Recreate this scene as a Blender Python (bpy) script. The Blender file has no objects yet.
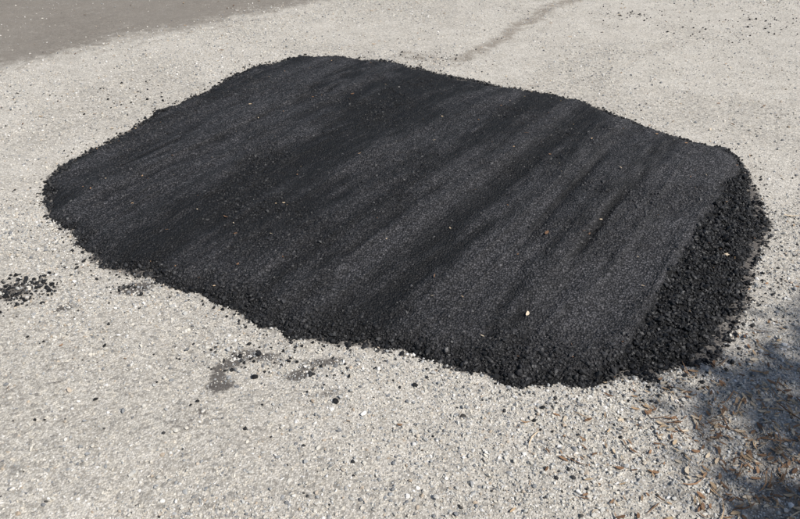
import bpy, math
import numpy as np
from mathutils import Vector
rng=np.random.default_rng(7)
sc=bpy.context.scene
sc.view_settings.view_transform='Standard'; sc.view_settings.look='None'; sc.view_settings.exposure=0

# ---------------------------------------------------------------- noise
def vnoise(x,y,f,seed=0):
    x=np.asarray(x)*f+seed*17.31+500; y=np.asarray(y)*f+seed*9.73+500
    xi=np.floor(x).astype(np.int64); yi=np.floor(y).astype(np.int64)
    fx=x-xi; fy=y-yi; fx=fx*fx*(3-2*fx); fy=fy*fy*(3-2*fy)
    def h(a,b):
        n=(a*374761393+b*668265263+seed*1442695041)&0x7fffffff
        n=((n^(n>>13))*1274126177)&0x7fffffff
        return ((n^(n>>16))&0xffff)/65535.0
    return (h(xi,yi)*(1-fx)+h(xi+1,yi)*fx)*(1-fy)+(h(xi,yi+1)*(1-fx)+h(xi+1,yi+1)*fx)*fy
def fbm(x,y,f,seed=0,o=4):
    r=0;a=1;s=0
    for i in range(o):
        r=r+a*vnoise(x,y,f*2**i,seed+i*3); s+=a; a*=.5
    return r/s
def sst(a,b,x):
    t=np.clip((x-a)/(b-a),0,1); return t*t*(3-2*t)
def gauss(x,y,cx,cy,rx,ry,rot=0):
    c,s=math.cos(rot),math.sin(rot); dx=x-cx; dy=y-cy
    u=(dx*c+dy*s)/rx; v=(-dx*s+dy*c)/ry
    return np.exp(-(u*u+v*v))

# ---------------------------------------------------------------- patch outline (metres)
OUT=np.array([(-1.662,2.807),(-1.703,2.973),(-1.686,3.098),(-1.612,3.278),(-1.521,3.473),(-1.388,3.773),(-1.218,4.032),(-1.094,4.321),(-0.938,4.545),(-0.691,4.725),(-0.415,4.725),(0.0,4.564),(0.323,4.339),(0.623,4.147),(0.911,4.016),(1.073,3.922),(1.208,3.744),(1.373,3.525),(1.537,3.361),(1.674,3.278),(1.725,3.109),(1.678,2.854),(1.595,2.587),(1.479,2.317),(1.333,2.084),(1.199,1.88),(1.064,1.71),(0.954,1.663),(0.809,1.617),(0.643,1.598),(.482,1.598),(.3235,1.617),(.165,1.672),(0,1.75),(-.171,1.775),(-.345,1.801),(-.494,1.864),(-.596,1.935),(-.729,2.041),(-.836,2.096),(-.969,2.16),(-1.099,2.2),(-1.254,2.303),(-1.384,2.428),(-1.525,2.587)])
def sdist(x,y):
    x=np.asarray(x,float); y=np.asarray(y,float)
    d=np.full(x.shape,1e9); ins=np.zeros(x.shape,bool)
    n=len(OUT)
    for i in range(n):
        ax,ay=OUT[i]; bx,by=OUT[(i+1)%n]
        ex,ey=bx-ax,by-ay
        tt=np.clip(((x-ax)*ex+(y-ay)*ey)/(ex*ex+ey*ey),0,1)
        d=np.minimum(d,np.hypot(x-ax-tt*ex,y-ay-tt*ey))
        c=((ay>y)!=(by>y))
        xi=(bx-ax)*(y-ay)/((by-ay) if by!=ay else 1e-9)+ax
        ins^=(c&(x<xi))
    d=np.where(ins,d,-d)
    return d+(fbm(x,y,9,41,4)-.5)*.085
def TS(x,y): return .825*x-.565*y, .565*x+.825*y

def gz(x,y):
    r=np.hypot(x,y-3)
    f=np.exp(-(r/14)**2)
    return ((fbm(x,y,.8,1,3)-.5)*.03+(fbm(x,y,9,5,3)-.5)*.008)*f

def warp(x,y):
    t,s=TS(x,y)
    return t+.045*(vnoise(x,y,1.1,8)-.5)+.012*(vnoise(x,y,4,9)-.5),s
def stripes(x,y):  # rolled bands: used for relief and for the sheen painted into the colour
    t2,s=warp(x,y)
    v=.40*vnoise(t2,s*.10,3.2,61)+.32*vnoise(t2,s*.16,9,62)+.28*vnoise(t2,s*.3,24,63)
    v=sst(.34,.66,v)
    band=sst(-.71,-.62,t2)*(1-sst(-.37,-.35,t2))
    v=np.maximum(v*.8,band*(.75+.40*vnoise(t2,s*.3,30,64)))
    v=np.maximum(v, .8*np.exp(-((t2+3.03)/.10)**2))
    v=np.maximum(v, .85*np.exp(-((t2+1.35)/.06)**2))
    v=np.maximum(v, .75*np.exp(-((t2+1.02)/.05)**2))
    v=np.maximum(v, .7*np.exp(-((t2+2.55)/.05)**2))
    dark=gauss(x,y,0.02,3.6,.38,.17,.1)*.9+gauss(x,y,-.75,2.65,.5,.35,.3)*.6
    dark=dark+.95*np.exp(-((t2+.715)/.020)**2)*sst(2.1,2.35,s)*(1-sst(2.75,2.95,s))
    dark=dark+.8*np.exp(-((t2+.93)/.028)**2)*sst(2.1,2.5,s)*(1-sst(3.0,3.4,s))
    dark=dark+.7*np.exp(-((t2+1.55)/.05)**2)+.7*np.exp(-((t2+1.20)/.025)**2)*sst(2.0,2.4,s)
    return np.clip(v*(1-np.clip(dark,0,1)),0,1)
def loosef(x,y,d=None):
    t,s=TS(x,y)
    if d is None: d=sdist(x,y)
    l=sst(-.362,-.345,t+(fbm(x,y,14,71,3)-.5)*.05)
    rim=1-sst(.01,.07,d+(fbm(x,y,12,72,3)-.5)*.10)
    sf=(1-sst(.0,.40,d+(fbm(x,y,6,73)-.5)*.5))*sst(2.5,1.9,y)*.75
    coarse=sst(.50,.72,fbm(x,y,3.0,78,4))*.35
    return np.clip(np.maximum(np.maximum(np.maximum(l,rim),sf),coarse),0,1)
def ph(x,y,d=None):
    if d is None: d=sdist(x,y)
    t2,s=warp(x,y); t,_=TS(x,y)
    l=sst(-.37,-.33,t)
    h=.032*sst(-.01,.10,d)+.020*sst(.05,.7,d)
    h=h*(1-l*.40*sst(-.35,-.05,t))-.006*l
    h=h+(stripes(x,y)-.5)*.012
    # roller ridges: long waves plus thin sharp lips
    h=h+(vnoise(t2,s*.05,7,95)-.5)*.016*sst(.02,.2,d)
    rd=1-np.abs(2*vnoise(t2,s*.06,13,96)-1)
    h=h+(rd**5)*.006*sst(.05,.2,d)*(1-l)
    lo=loosef(x,y,d)
    h=h+(fbm(x,y,28,75,3)-.5)*(.008+.016*lo)*sst(-.01,.04,d)
    h=h+(fbm(x,y,3,76,2)-.5)*.014*sst(.0,.2,d)
    h=h-.011*np.exp(-((t2+.715)/.018)**2)*sst(2.1,2.35,s)*(1-sst(2.75,2.95,s))*sst(0,.1,d)
    h=h-.006*np.exp(-((t2+.93)/.02)**2)*sst(2.1,2.5,s)*(1-sst(3.0,3.4,s))*sst(0,.1,d)
    return h

# ---------------------------------------------------------------- mesh helpers
def grid_mesh(name,xs,ys,zf,attrs=None,keep=None):
    X,Y=np.meshgrid(xs,ys); X=X.ravel();Y=Y.ravel()
    nx,ny=len(xs),len(ys)
    Z=zf(X,Y)
    i=np.arange(nx*ny).reshape(ny,nx)
    F=np.stack([i[:-1,:-1],i[:-1,1:],i[1:,1:],i[1:,:-1]],-1).reshape(-1,4)
    A={k:fn(X,Y) for k,fn in (attrs or {}).items()}
    if keep is not None:
        k=keep(X,Y); F=F[k[F].any(1)]
        used=np.unique(F); mp=np.zeros(nx*ny,int); mp[used]=np.arange(len(used)); F=mp[F]
        X,Y,Z=X[used],Y[used],Z[used]; A={a:v[used] for a,v in A.items()}
    return build(name,np.stack([X,Y,Z],1),F,A,True)
def build(name,V,F,A=None,smooth=False):
    me=bpy.data.meshes.new(name)
    n=F.shape[1]
    me.vertices.add(len(V)); me.vertices.foreach_set('co',V.astype(np.float32).ravel())
    me.loops.add(F.size); me.loops.foreach_set('vertex_index',F.astype(np.int32).ravel())
    me.polygons.add(len(F)); me.polygons.foreach_set('loop_start',np.arange(0,F.size,n,dtype=np.int32))
    me.polygons.foreach_set('loop_total',np.full(len(F),n,np.int32))
    me.polygons.foreach_set('use_smooth',np.full(len(F),smooth))
    me.update(calc_edges=True)
    for k,v in (A or {}).items():
        if v.ndim==1:
            a=me.attributes.new(k,'FLOAT','POINT'); a.data.foreach_set('value',v.astype(np.float32))
        else:
            a=me.attributes.new(k,'FLOAT_VECTOR','POINT'); a.data.foreach_set('vector',v.astype(np.float32).ravel())
    ob=bpy.data.objects.new(name,me); sc.collection.objects.link(ob)
    return ob

def ico():
    p=(1+5**.5)/2
    v=np.array([(-1,p,0),(1,p,0),(-1,-p,0),(1,-p,0),(0,-1,p),(0,1,p),(0,-1,-p),(0,1,-p),(p,0,-1),(p,0,1),(-p,0,-1),(-p,0,1)],float)
    v/=np.linalg.norm(v[0])
    f=np.array([(0,11,5),(0,5,1),(0,1,7),(0,7,10),(0,10,11),(1,5,9),(5,11,4),(11,10,2),(10,7,6),(7,1,8),(3,9,4),(3,4,2),(3,2,6),(3,6,8),(3,8,9),(4,9,5),(2,4,11),(6,2,10),(8,6,7),(9,8,1)])
    return v,f
IV,IF=ico()
def sub(v,f):
    v=list(map(tuple,v)); c={}; nf=[]
    def m(a,b):
        k=(min(a,b),max(a,b))
        if k not in c:
            q=np.array(v[a])+np.array(v[b]); q/=np.linalg.norm(q); c[k]=len(v); v.append(tuple(q))
        return c[k]
    for a,b,d in f:
        ab,bd,da=m(a,b),m(b,d),m(d,a); nf+=[(a,ab,da),(b,bd,ab),(d,da,bd),(ab,bd,da)]
    return np.array(v),np.array(nf)
SV,SF=sub(IV,IF)
def stones(name,pos,size,mat,flat=(.45,.9),tilt=.35,hi=False,extra=None,jit=.22):
    bv,bf=(SV,SF) if hi else (IV,IF)
    n=len(pos); nv=len(bv)
    K=40
    var=bv[None]*(1+rng.normal(0,jit,(K,nv,1)))
    if hi:
        var=np.repeat(bv[None],K,0)
        for k in range(K):
            for j in range(9):
                d=rng.normal(size=3); d/=np.linalg.norm(d); c=rng.uniform(.42,.75)
                pr=var[k]@d; var[k]-=np.clip(pr-c,0,None)[:,None]*d
    ids=rng.integers(0,K,n)
    P=var[ids]
    scl=np.stack([rng.uniform(.8,1.25,n),rng.uniform(.6,1.0,n),rng.uniform(flat[0],flat[1],n)],1)*(size/2)[:,None]
    P=P*scl[:,None,:]
    az=rng.uniform(0,2*np.pi,n); ax=rng.normal(0,tilt,n); ay=rng.normal(0,tilt,n)
    def R(a,i):
        c,s=np.cos(a),np.sin(a); M=np.zeros((n,3,3)); M[:,i,i]=1
        j,k=(i+1)%3,(i+2)%3; M[:,j,j]=c;M[:,k,k]=c;M[:,j,k]=-s;M[:,k,j]=s; return M
    M=R(az,2)@R(ax,0)@R(ay,1)
    P=np.einsum('nij,nvj->nvi',M,P)+pos[:,None,:]
    F=(bf[None]+(np.arange(n)*nv)[:,None,None]).reshape(-1,3)
    A={'rnd':np.repeat(rng.random(n),nv)}
    for k,v in (extra or {}).items(): A[k]=np.repeat(v,nv)
    ob=build(name,P.reshape(-1,3),F,A,False)
    ob.data.materials.append(mat)
    return ob

# ---------------------------------------------------------------- material helpers
class NT:
    def __init__(s,name):
        s.m=bpy.data.materials.new(name); s.m.use_nodes=True; s.t=s.m.node_tree; s.n=s.t.nodes; s.l=s.t.links
        s.b=s.n['Principled BSDF']
    def N(s,t,**k):
        n=s.n.new(t)
        for a,b in k.items(): setattr(n,a,b)
        return n
    def L(s,a,b): s.l.new(a,b)
    def val(s,sock,v):
        if isinstance(v,bpy.types.NodeSocket): s.l.new(v,sock)
        else: sock.default_value=v
    def attr(s,name,out='Fac'):
        n=s.N('ShaderNodeAttribute'); n.attribute_name=name; return n.outputs[out]
    def pos(s): return s.N('ShaderNodeNewGeometry').outputs['Position']
    def noise(s,vec,scale,detail=4,rough=.55):
        n=s.N('ShaderNodeTexNoise'); s.l.new(vec,n.inputs['Vector']); n.inputs['Scale'].default_value=scale
        n.inputs['Detail'].default_value=detail; n.inputs['Roughness'].default_value=rough; return n.outputs['Fac']
    def vor(s,vec,scale,feature='F1'):
        n=s.N('ShaderNodeTexVoronoi'); n.feature=feature; s.l.new(vec,n.inputs['Vector']); n.inputs['Scale'].default_value=scale; return n
    def math(s,op,a,b=0,c=0,clamp=False):
        n=s.N('ShaderNodeMath',operation=op,use_clamp=clamp); s.val(n.inputs[0],a); s.val(n.inputs[1],b); s.val(n.inputs[2],c); return n.outputs[0]
    def rng(s,v,a,b,c=0,d=1):
        n=s.N('ShaderNodeMapRange'); n.interpolation_type='SMOOTHSTEP'; s.val(n.inputs[0],v)
        for i,q in enumerate((a,b,c,d)): s.val(n.inputs[i+1],q)
        return n.outputs[0]
    def ramp(s,v,stops):
        n=s.N('ShaderNodeValToRGB'); s.l.new(v,n.inputs[0]); e=n.color_ramp.elements
        while len(e)<len(stops): e.new(.5)
        for q,(p,c) in zip(e,stops): q.position=p; q.color=(*c,1)
        return n.outputs[0]
    def mix(s,f,a,b,bt='MIX'):
        n=s.N('ShaderNodeMix',data_type='RGBA',blend_type=bt); s.val(n.inputs[0],f)
        for i,q in ((6,a),(7,b)):
            if isinstance(q,tuple): n.inputs[i].default_value=(*q,1)
            else: s.l.new(q,n.inputs[i])
        return n.outputs[2]
    def bump(s,h,dist,strength=1,nrm=None):
        n=s.N('ShaderNodeBump'); s.l.new(h,n.inputs['Height']); n.inputs['Distance'].default_value=dist; n.inputs['Strength'].default_value=strength
        if nrm is not None: s.l.new(nrm,n.inputs['Normal'])
        return n.outputs[0]

# ground ------------------------------------------------------------
def mat_ground():
    m=NT('packed_gravel_ground'); p=m.pos()
    mid=m.noise(p,6,4,.65); fine=m.noise(p,110,3,.75)
    v1=m.vor(p,170); v2=m.vor(p,80)
    base=m.ramp(mid,[(.30,(.49,.45,.38)),(.5,(.61,.568,.49)),(.72,(.71,.67,.59))])
    base=m.mix(m.rng(m.attr('tone'),.42,.60,0,.55),base,(.46,.425,.36))
    sep=m.N('ShaderNodeSeparateColor'); m.L(v1.outputs['Color'],sep.inputs[0])
    cell=m.ramp(sep.outputs[0],[(0,(.13,.13,.13)),(.18,(.34,.33,.31)),(.6,(.62,.59,.53)),(.93,(.77,.74,.69)),(1,(.85,.83,.79))])
    base=m.mix(.45,base,cell)
    sep2=m.N('ShaderNodeSeparateColor'); m.L(v2.outputs['Color'],sep2.inputs[0])
    cell2=m.ramp(sep2.outputs[0],[(0,(.40,.41,.43)),(.16,(.72,.72,.72)),(.36,(1,1,1)),(.8,(1,1,1)),(1,(1.25,1.22,1.16))])
    base=m.mix(m.rng(m.attr('tone'),.38,.6,.3,.75),base,cell2,'MULTIPLY')
    gap=m.rng(v1.outputs['Distance'],.35,.75,0,1)
    base=m.mix(m.math('MULTIPLY',gap,.38),base,(.17,.145,.115))
    base=m.mix(m.rng(fine,.34,.54,.40,0),base,(.25,.225,.19))
    n2=m.noise(p,14,3,.6)
    dk=m.math('ADD',m.attr('old'),m.math('MULTIPLY',m.math('SUBTRACT',n2,.5),1.1))
    base=m.mix(m.rng(dk,.15,1.0,0,.76),base,(.15,.130,.108))
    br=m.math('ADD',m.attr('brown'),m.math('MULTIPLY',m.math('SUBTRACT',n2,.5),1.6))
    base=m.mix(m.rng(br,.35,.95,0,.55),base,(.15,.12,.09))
    n3=m.noise(p,45,4,.7)
    st=m.math('ADD',m.attr('stain'),m.math('MULTIPLY',m.math('SUBTRACT',n3,.5),.9))
    base=m.mix(m.rng(st,.34,.62,0,.84),base,(.055,.048,.045))
    m.L(base,m.b.inputs['Base Color'])
    m.b.inputs['Roughness'].default_value=.92; m.b.inputs['Specular IOR Level'].default_value=.25
    h=m.math('ADD',m.math('MULTIPLY',m.math('SUBTRACT',1,v1.outputs['Distance']),.6),m.math('MULTIPLY',m.math('SUBTRACT',1,v2.outputs['Distance']),.5))
    h=m.math('ADD',h,m.math('MULTIPLY',fine,1.1))
    m.L(m.bump(h,.0028,1),m.b.inputs['Normal'])
    return m.m
def mat_stone():
    m=NT('crushed_stone'); r=m.attr('rnd'); p=m.pos()
    c=m.ramp(r,[(0,(.13,.135,.145)),(.10,(.24,.25,.26)),(.28,(.39,.395,.39)),(.46,(.54,.52,.47)),(.70,(.64,.60,.52)),(.78,(.42,.33,.24)),(.84,(.64,.62,.57)),(1,(.80,.78,.75))])
    n=m.noise(p,300,2); c=m.mix(m.rng(n,.3,.7,0,.30),c,(.30,.28,.24))
    c=m.mix(m.math('MULTIPLY',m.attr('tar'),.93),c,(.02,.019,.019))
    m.L(c,m.b.inputs['Base Color']); m.b.inputs['Roughness'].default_value=.85; m.b.inputs['Specular IOR Level'].default_value=.3
    return m.m
def mat_asphalt():
    m=NT('fresh_asphalt'); p=m.pos(); ts=m.attr('ts','Vector')
    sm=m.attr('smooth'); lo=m.attr('loose')
    vm=m.N('ShaderNodeVectorMath',operation='MULTIPLY'); m.L(ts,vm.inputs[0]); vm.inputs[1].default_value=(1,.03,1)
    fs=m.noise(vm.outputs[0],80,3,.65); fs2=m.noise(vm.outputs[0],22,2,.6)
    v=m.vor(p,125); fine=m.noise(p,200,2,.7); med=m.noise(p,9,4,.65)
    s=m.math('ADD',sm,m.math('MULTIPLY',m.math('SUBTRACT',fs,.5),1.5))
    s=m.math('ADD',s,m.math('MULTIPLY',m.math('SUBTRACT',fs2,.5),.8))
    s=m.math('ADD',s,m.math('MULTIPLY',m.math('SUBTRACT',med,.5),.8))
    s=m.math('MULTIPLY',s,m.math('SUBTRACT',1,lo),clamp=True)
    c=m.mix(s,(.009,.009,.0095),(.080,.078,.082))  # smooth bands get a lighter base colour, their sheen painted in
    sep=m.N('ShaderNodeSeparateColor'); m.L(v.outputs['Color'],sep.inputs[0])
    cc=m.ramp(sep.outputs[0],[(0,(.3,.3,.3)),(.5,(.85,.85,.85)),(.9,(1.4,1.4,1.4)),(1,(2.4,2.35,2.3))])
    c=m.mix(.85,c,cc,'MULTIPLY')
    c=m.mix(m.rng(v.outputs['Distance'],.35,.65,0,.8),c,(.005,.005,.005))
    m.L(c,m.b.inputs['Base Color'])
    m.L(m.math('ADD',.54,m.math('MULTIPLY',fine,.25)),m.b.inputs['Roughness'])
    m.b.inputs['Specular IOR Level'].default_value=.32
    h=m.math('SUBTRACT',1,v.outputs['Distance'])
    h=m.math('MULTIPLY',h,m.math('SUBTRACT',1.7,m.math('MULTIPLY',s,.6)))
    h=m.math('ADD',h,m.math('MULTIPLY',fine,.6)); h=m.math('ADD',h,m.math('MULTIPLY',fs,1.1))
    m.L(m.bump(h,.0048),m.b.inputs['Normal'])
    return m.m
def mat_agg():
    m=NT('tarred_aggregate'); r=m.attr('rnd'); p=m.pos()
    c=m.ramp(r,[(0,(.005,.005,.0055)),(.6,(.012,.012,.0125)),(.93,(.025,.025,.026)),(.990,(.06,.06,.06)),(1,(.14,.135,.13))])
    c=m.mix(m.attr('sheen_grey'),c,(.085,.083,.087))  # stones in smooth bands painted greyer to carry the same sheen
    m.L(c,m.b.inputs['Base Color']); n=m.noise(p,500,2); m.L(m.math('ADD',.40,m.math('MULTIPLY',n,.35)),m.b.inputs['Roughness'])
    m.b.inputs['Specular IOR Level'].default_value=.38
    return m.m
def simple(name,stops,rough=.8):
    m=NT(name); m.L(m.ramp(m.attr('rnd'),stops),m.b.inputs['Base Color']); m.b.inputs['Roughness'].default_value=rough; return m.m

G=mat_ground(); S=mat_stone(); A=mat_asphalt(); AG=mat_agg()

# ---------------------------------------------------------------- ground
def old_band(x,y):
    q=-.608*x+.794*y+(fbm(x,y,1.6,20)-.5)*.6
    return sst(4.95,5.6,q)*(1-sst(-1.1,.5,x+(fbm(x,y,1.5,21)-.5)*1.2))
def brownf(x,y):
    t,s=TS(x,y)
    b=np.exp(-((t+2.28+.25*(vnoise(s,s,1.5,3)-.5))/.10)**2)*sst(3.6,4.2,s)*.85
    b=np.maximum(b,gauss(x,y,.15,4.72,.35,.12,-.5)*.7)
    q=-.608*x+.794*y
    b=np.maximum(b,np.exp(-((q-5.1)/.08)**2)*(1-sst(-1.2,.2,x))*.5)
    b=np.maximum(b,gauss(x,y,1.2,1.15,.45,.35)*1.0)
    b=np.maximum(b,gauss(x,y,-2.2,4.9,.7,.25,.5)*.4)
    b=np.maximum(b,gauss(x,y,1.9,2.3,.3,.9,.3)*.35)
    return b
def stainf(x,y):
    s=0*x
    for cx,cy,rx,ry,ro,a in [(-1.01,2.095,.070,.040,.2,1.2),(-1.228,1.98,.038,.025,.5,1.05),(-.560,1.69,.08,.04,.6,.82),(-.575,1.585,.06,.045,0,.82),(-.59,1.63,.035,.09,0,.75),
        (-.325,1.63,.06,.035,.4,.85),(-.25,1.69,.10,.03,.1,.75),(-.47,1.72,.13,.04,-.3,.7),(-1.47,2.08,.13,.07,.5,.8),(-1.62,1.98,.12,.07,.5,.8),(-.60,1.47,.04,.025,0,.65),(-.2,1.55,.12,.05,0,.5),(-.66,1.42,.1,.06,.3,.45),
        (-1.1,1.6,.03,.015,.3,.6),(-.9,1.35,.02,.015,.3,.6)]:
        s=np.maximum(s,a*gauss(x,y,cx,cy,rx,ry,ro))
    d=sdist(x,y)
    return np.maximum(s,sst(-.05,.01,d)*.62)
def tone(x,y): return fbm(x,y,1.3,33,4)+.12*gauss(x,y,1.1,1.3,1.0,.5)-.08*gauss(x,y,-.8,1.5,.6,.4)-.10*gauss(x,y,2.5,5.2,1.5,1.5)
def axis(lo,hi,st,far):
    a=list(np.arange(lo,hi,st)); e=st
    l=[];q=lo
    while q>-far: e*=1.35; q-=e; l.append(q)
    r=[];q=a[-1];e=st
    while q<far: e*=1.35; q+=e; r.append(q)
    return np.array(l[::-1]+a+r)
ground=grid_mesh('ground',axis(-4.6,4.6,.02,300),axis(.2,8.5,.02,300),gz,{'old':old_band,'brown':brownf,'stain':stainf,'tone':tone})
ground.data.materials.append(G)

# ---------------------------------------------------------------- asphalt patch
xs=np.arange(-1.85,1.88,.007); ys=np.arange(1.45,4.9,.007)
def pz(x,y):
    d=sdist(x,y); return gz(x,y)+np.where(d>-.012,ph(x,y,d),-.012)-.002
patch=grid_mesh('asphalt_patch',xs,ys,pz,{'smooth':stripes,'loose':loosef,'ts':lambda x,y:np.stack([*warp(x,y),0*x],1)},keep=lambda x,y:sdist(x,y)>-.012)
patch.data.materials.append(A)

n=260000
x=rng.uniform(-1.85,1.85,n); y=rng.uniform(1.45,4.85,n)
d=sdist(x,y); lo=loosef(x,y,d); sm=stripes(x,y)
dens=np.where(d>0,.22+.78*lo-.15*sm,0)*np.where(y>3.2,.7,1.)
k=rng.random(n)<dens; x,y,d,lo,sm=x[k],y[k],d[k],lo[k],sm[k]
n=len(x); sz=np.clip(rng.lognormal(math.log(.0085),.40,n),.004,.024)*(.85+.30*lo)
z=gz(x,y)+ph(x,y,d)-.002+sz*(-.26+.44*lo+rng.uniform(-.12,.14,n))
a1=stones('asphalt_aggregate',np.stack([x,y,z],1),sz,AG,flat=(.5,.95),extra={'sheen_grey':np.clip((1-lo)*sm*rng.uniform(.1,1.2,n),0,1)})
a1.parent=patch
n=130000
x=rng.uniform(-2.1,2.1,n); y=rng.uniform(1.2,5.1,n); d=sdist(x,y)
cl=.3+1.6*sst(.4,.7,fbm(x,y,6,88,3))
side=1+1.2*sst(2.6,1.9,y)+1.0*sst(1.1,1.5,x)+.8*sst(-1.2,-1.5,x)
k=rng.random(n)<np.where(d<.015,np.exp(d/.013)*.8+np.exp(np.minimum(d,0)/.06)*.020*cl*side,0)
x,y=x[k],y[k]
ex=[];
for cx,cy,r,c in [(-1.47,2.07,.08,200),(-1.60,2.0,.08,180),(-1.38,2.13,.06,80),(-1.75,1.9,.12,80),(1.95,5.75,.18,70),(2.3,5.3,.25,60),(3.1,5.6,.3,90),(-.55,1.72,.06,30),(-.3,1.72,.12,50),(.2,4.68,.15,60),(-1.02,2.1,.04,14),(-1.7,3.9,.25,60),(-.4,1.5,.3,35),(-1.2,1.6,.4,35),(.7,1.45,.25,60)]:
    ex.append(np.stack([rng.normal(cx,r,c),rng.normal(cy,r*.6,c)],1))
ex=np.concatenate(ex); x=np.concatenate([x,ex[:,0]]); y=np.concatenate([y,ex[:,1]])
n=len(x); sz=np.clip(rng.lognormal(math.log(.0090),.42,n),.004,.022)
c1=stones('asphalt_crumbs',np.stack([x,y,gz(x,y)+sz*.22],1),sz,AG,extra={'sheen_grey':np.zeros(n)}); c1.parent=patch

# ---------------------------------------------------------------- gravel
def gdens(x,y):
    d=sdist(x,y)
    w=.20+.9*sst(.42,.66,fbm(x,y,1.6,90,4))
    w=w+.35*sst(.45,.6,fbm(x,y,5,91,3))
    w=w+.6*np.exp(-np.abs(d+.12)/.10)*sst(2.6,1.6,y)
    w=w+1.0*gauss(x,y,1.0,1.3,1.1,.5)
    w=w+.6*gauss(x,y,-2.1,3.9,1.0,.6)+.4*gauss(x,y,1.9,2.6,.35,.9)
    w=w*(1-.5*gauss(x,y,-.75,1.45,.6,.22))*(1-.5*gauss(x,y,2.2,5.0,1.4,1.2))
    w=w*(1-.93*old_band(x,y))
    return np.clip(w/1.6,0,1)
def scatter(name,n,xr,yr,med,sig,mx,parent=None,hi=False,mul=1.,lift=.0):
    x=rng.uniform(*xr,n); y=rng.uniform(*yr,n)
    k=(np.abs(x)<.62*y+.75); x,y=x[k],y[k]
    k=(sdist(x,y)<.0); x,y=x[k],y[k]
    k=rng.random(len(x))<gdens(x,y)*mul; x,y=x[k],y[k]; n=len(x)
    sz=np.clip(rng.lognormal(math.log(med),sig,n),.0022,mx)
    tar=(rng.random(n)<.012+.2*np.exp(sdist(x,y)/.05)).astype(float)
    z=gz(x,y)+sz*(rng.uniform(-.15,.3,n)+lift)
    o=stones(name,np.stack([x,y,z],1),sz,S,extra={'tar':tar},hi=hi)
    if parent: o.parent=parent
    return o
gr=scatter('gravel',230000,(-4.6,4.6),(.6,7.6),.0072,.38,.015)
scatter('fine_gravel',150000,(-2.2,2.2),(.7,2.8),.0052,.3,.009,gr)
scatter('coarse_gravel',11000,(-4.4,4.4),(.6,7.4),.0115,.28,.020,gr,hi=True,mul=.8)
scatter('pebbles',22000,(-2.2,2.2),(.7,2.6),.0112,.30,.022,gr,hi=True,mul=.9,lift=.05)

# ---------------------------------------------------------------- litter
def flakes(name,pts,ln,wd,mat):
    V=[];F=[];R=[]
    for (px,py,pz_),l,w in zip(pts,ln,wd):
        a=rng.uniform(0,2*math.pi); c,s=math.cos(a),math.sin(a); b=len(V); r=rng.random()
        prof=[(-.5,.15),(-.25,.9),(.1,1),(.35,.7),(.5,.1)]
        bend=rng.normal(0,.12)*l; tl=rng.normal(0,.15)
        for i,(u,ww) in enumerate(prof):
            for sgn in (-1,1):
                lx=u*l; ly=sgn*ww*w/2+bend*(1-4*u*u)*.6
                for zz in (0,.0012):
                    V.append((px+lx*c-ly*s,py+lx*s+ly*c,pz_+zz+.001+abs(u*tl)*l+(.0015 if sgn>0 else 0))); R.append(r)
        for i in range(4):
            q=b+i*4
            F+= [(q+1,q+5,q+7,q+3),(q,q+2,q+6,q+4),(q,q+4,q+5,q+1),(q+2,q+3,q+7,q+6)]
        F+=[(b,b+1,b+3,b+2),(b+16,b+18,b+19,b+17)]
    o=build(name,np.array(V),np.array(F),{'rnd':np.array(R)}); o.data.materials.append(mat); return o
def surf(x,y):
    d=sdist(x,y); return gz(x,y)+np.where(d>0,ph(x,y,d)+.003,.004)
LM=simple('dry_leaf_litter',[(0,(.12,.065,.035)),(.4,(.28,.16,.085)),(.75,(.45,.33,.20)),(1,(.66,.56,.42))])
pts=[(1.307,2.282),(.602,2.39),(1.33,2.26),(.66,3.35),(-.85,3.75),(-.28,3.9),(-.75,2.55),(.13,2.1),(1.05,2.95),(.45,1.9),(.28,1.78),(-.2,3.1)]
n=170; px=np.concatenate([[q[0] for q in pts],rng.uniform(-1.6,1.7,n)]); py=np.concatenate([[q[1] for q in pts],rng.uniform(1.6,4.7,n)])
m=len(pts); ln=np.concatenate([[.045,.034,.02],rng.uniform(.014,.026,m-3),rng.uniform(.005,.015,n)]); wd=ln*rng.uniform(.15,.45,len(ln))
n2=1500
lx=np.concatenate([rng.normal(1.15,.30,n2),rng.uniform(-3,3,200)]); ly=np.concatenate([rng.normal(1.30,.25,n2),rng.uniform(1,6.4,200)])
k=(sdist(lx,ly)<0); lx,ly=lx[k],ly[k]
l2=rng.uniform(.006,.030,len(lx)); w2=l2*rng.uniform(.10,.40,len(lx))
tw=rng.random(len(lx))<.06; l2[tw]=rng.uniform(.04,.09,tw.sum()); w2[tw]=.0035
px=np.concatenate([px,lx]);py=np.concatenate([py,ly]);ln=np.concatenate([ln,l2]);wd=np.concatenate([wd,w2])
flakes('leaf_litter',np.stack([px,py,surf(px,py)],1),ln,wd,LM)

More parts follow.
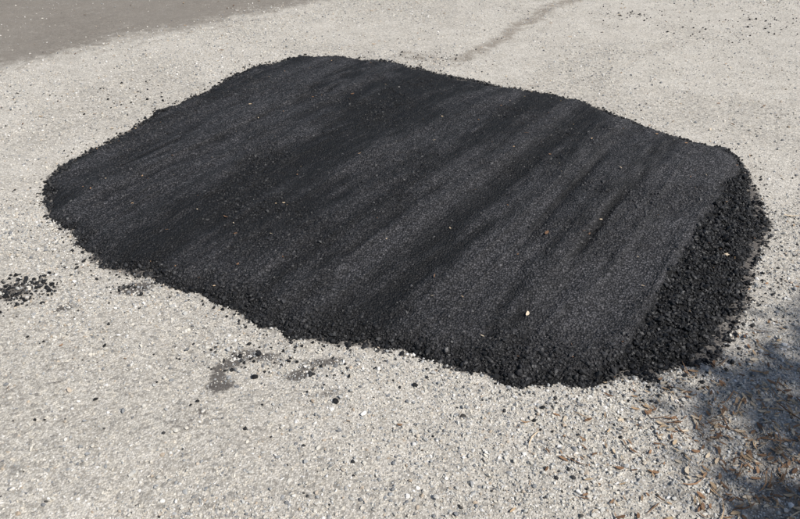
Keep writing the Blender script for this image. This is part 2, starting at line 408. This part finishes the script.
# ---------------------------------------------------------------- tree that throws the shade in the corner
SUNV=Vector((.66,-.42,.90)).normalized()
tree=bpy.data.objects.new('shade_tree',None); sc.collection.objects.link(tree)
bark=NT('bark'); bark.L(bark.ramp(bark.noise(bark.pos(),18,5),[(.3,(.06,.045,.035)),(.7,(.18,.14,.11))]),bark.b.inputs['Base Color']); bark.b.inputs['Roughness'].default_value=.95
leafm=simple('tree_leaf',[(0,(.035,.06,.02)),(.5,(.05,.09,.025)),(1,(.09,.13,.04))],.6)
def limb(name,P,r0,r1,seg=10):
    V=[];F=[]
    P=[Vector(q) for q in P]
    for i,q in enumerate(P):
        t=(P[min(i+1,len(P)-1)]-P[max(i-1,0)]).normalized()
        u=t.orthogonal().normalized(); w=t.cross(u); r=r0+(r1-r0)*i/(len(P)-1)
        for j in range(seg):
            a=2*math.pi*j/seg; rr=r*(1+.08*math.sin(3*a+i)); V.append(q+rr*(math.cos(a)*u+math.sin(a)*w))
    for i in range(len(P)-1):
        for j in range(seg): F.append((i*seg+j,i*seg+(j+1)%seg,(i+1)*seg+(j+1)%seg,(i+1)*seg+j))
    o=build(name,np.array([tuple(v) for v in V]),np.array(F),smooth=True); o.data.materials.append(bark.m); o.parent=tree; return o
SH=np.array((1.76,.98)) # centre of the shade on the ground
hc=4.2; cc=Vector((SH[0],SH[1],0))+SUNV*(hc/SUNV.z)
base=Vector((cc.x+.9,cc.y-.5,0))
top=cc+Vector((.5,-.2,.7))
limb('trunk',[base,base+Vector((.03,0,.8)),base.lerp(top,.4)+Vector((.1,0,0)),base.lerp(top,.7),top],.13,.03)
R=.92
tips=[]
for i in range(40):
    d=rng.normal(size=3); d/=np.linalg.norm(d)
    tip=cc+Vector(d*np.array((1,1,.5)))*R*rng.uniform(.3,1.0)
    st=base.lerp(top,rng.uniform(.55,.95)); mid=st.lerp(tip,.5)+Vector(rng.normal(0,.1,3))
    limb('limb',[st,mid,tip],.03,.006,6); tips.append(tip)
V=[];F=[];RR=[]
for tip in tips:
    for k in range(5):
        c0=np.array(tip)+rng.normal(0,.12,3); n=80
        for j in range(n):
            c=c0+rng.normal(0,.10,3); a=rng.normal(size=3); a/=np.linalg.norm(a); b=np.cross(a,rng.normal(size=3)); b/=np.linalg.norm(b)
            L_=rng.uniform(.03,.05); i0=len(V)
            V+=[c-a*L_,c-b*L_*.5,c+a*L_,c+b*L_*.5]; F.append((i0,i0+1,i0+2,i0+3)); r=rng.random(); RR+=[r]*4
lf=build('foliage',np.array(V),np.array(F),{'rnd':np.array(RR)}); lf.data.materials.append(leafm); lf.parent=tree

# ---------------------------------------------------------------- light
el=math.asin(SUNV.z); az=math.atan2(SUNV.x,SUNV.y)
w=bpy.data.worlds.new('World'); sc.world=w; w.use_nodes=True
sky=w.node_tree.nodes.new('ShaderNodeTexSky'); sky.sky_type='NISHITA'; sky.sun_disc=False; sky.sun_elevation=el; sky.sun_rotation=az
bg=w.node_tree.nodes['Background']; bg.inputs[1].default_value=.08; w.node_tree.links.new(sky.outputs[0],bg.inputs[0])
sl=bpy.data.lights.new('sun','SUN'); sl.energy=5.0; sl.angle=math.radians(.53); sl.color=(1,.96,.91)
so=bpy.data.objects.new('sun',sl); so.rotation_euler=SUNV.to_track_quat('Z','Y').to_euler(); so.location=(5,-4,8); sc.collection.objects.link(so)

cam=bpy.data.cameras.new('camera'); co=bpy.data.objects.new('camera',cam); sc.collection.objects.link(co)
co.location=(0,0,1.6); co.rotation_euler=(math.radians(55),0,0); cam.sensor_fit='HORIZONTAL'; cam.angle=math.radians(60); cam.clip_end=1000; cam.clip_start=.05
sc.camera=co
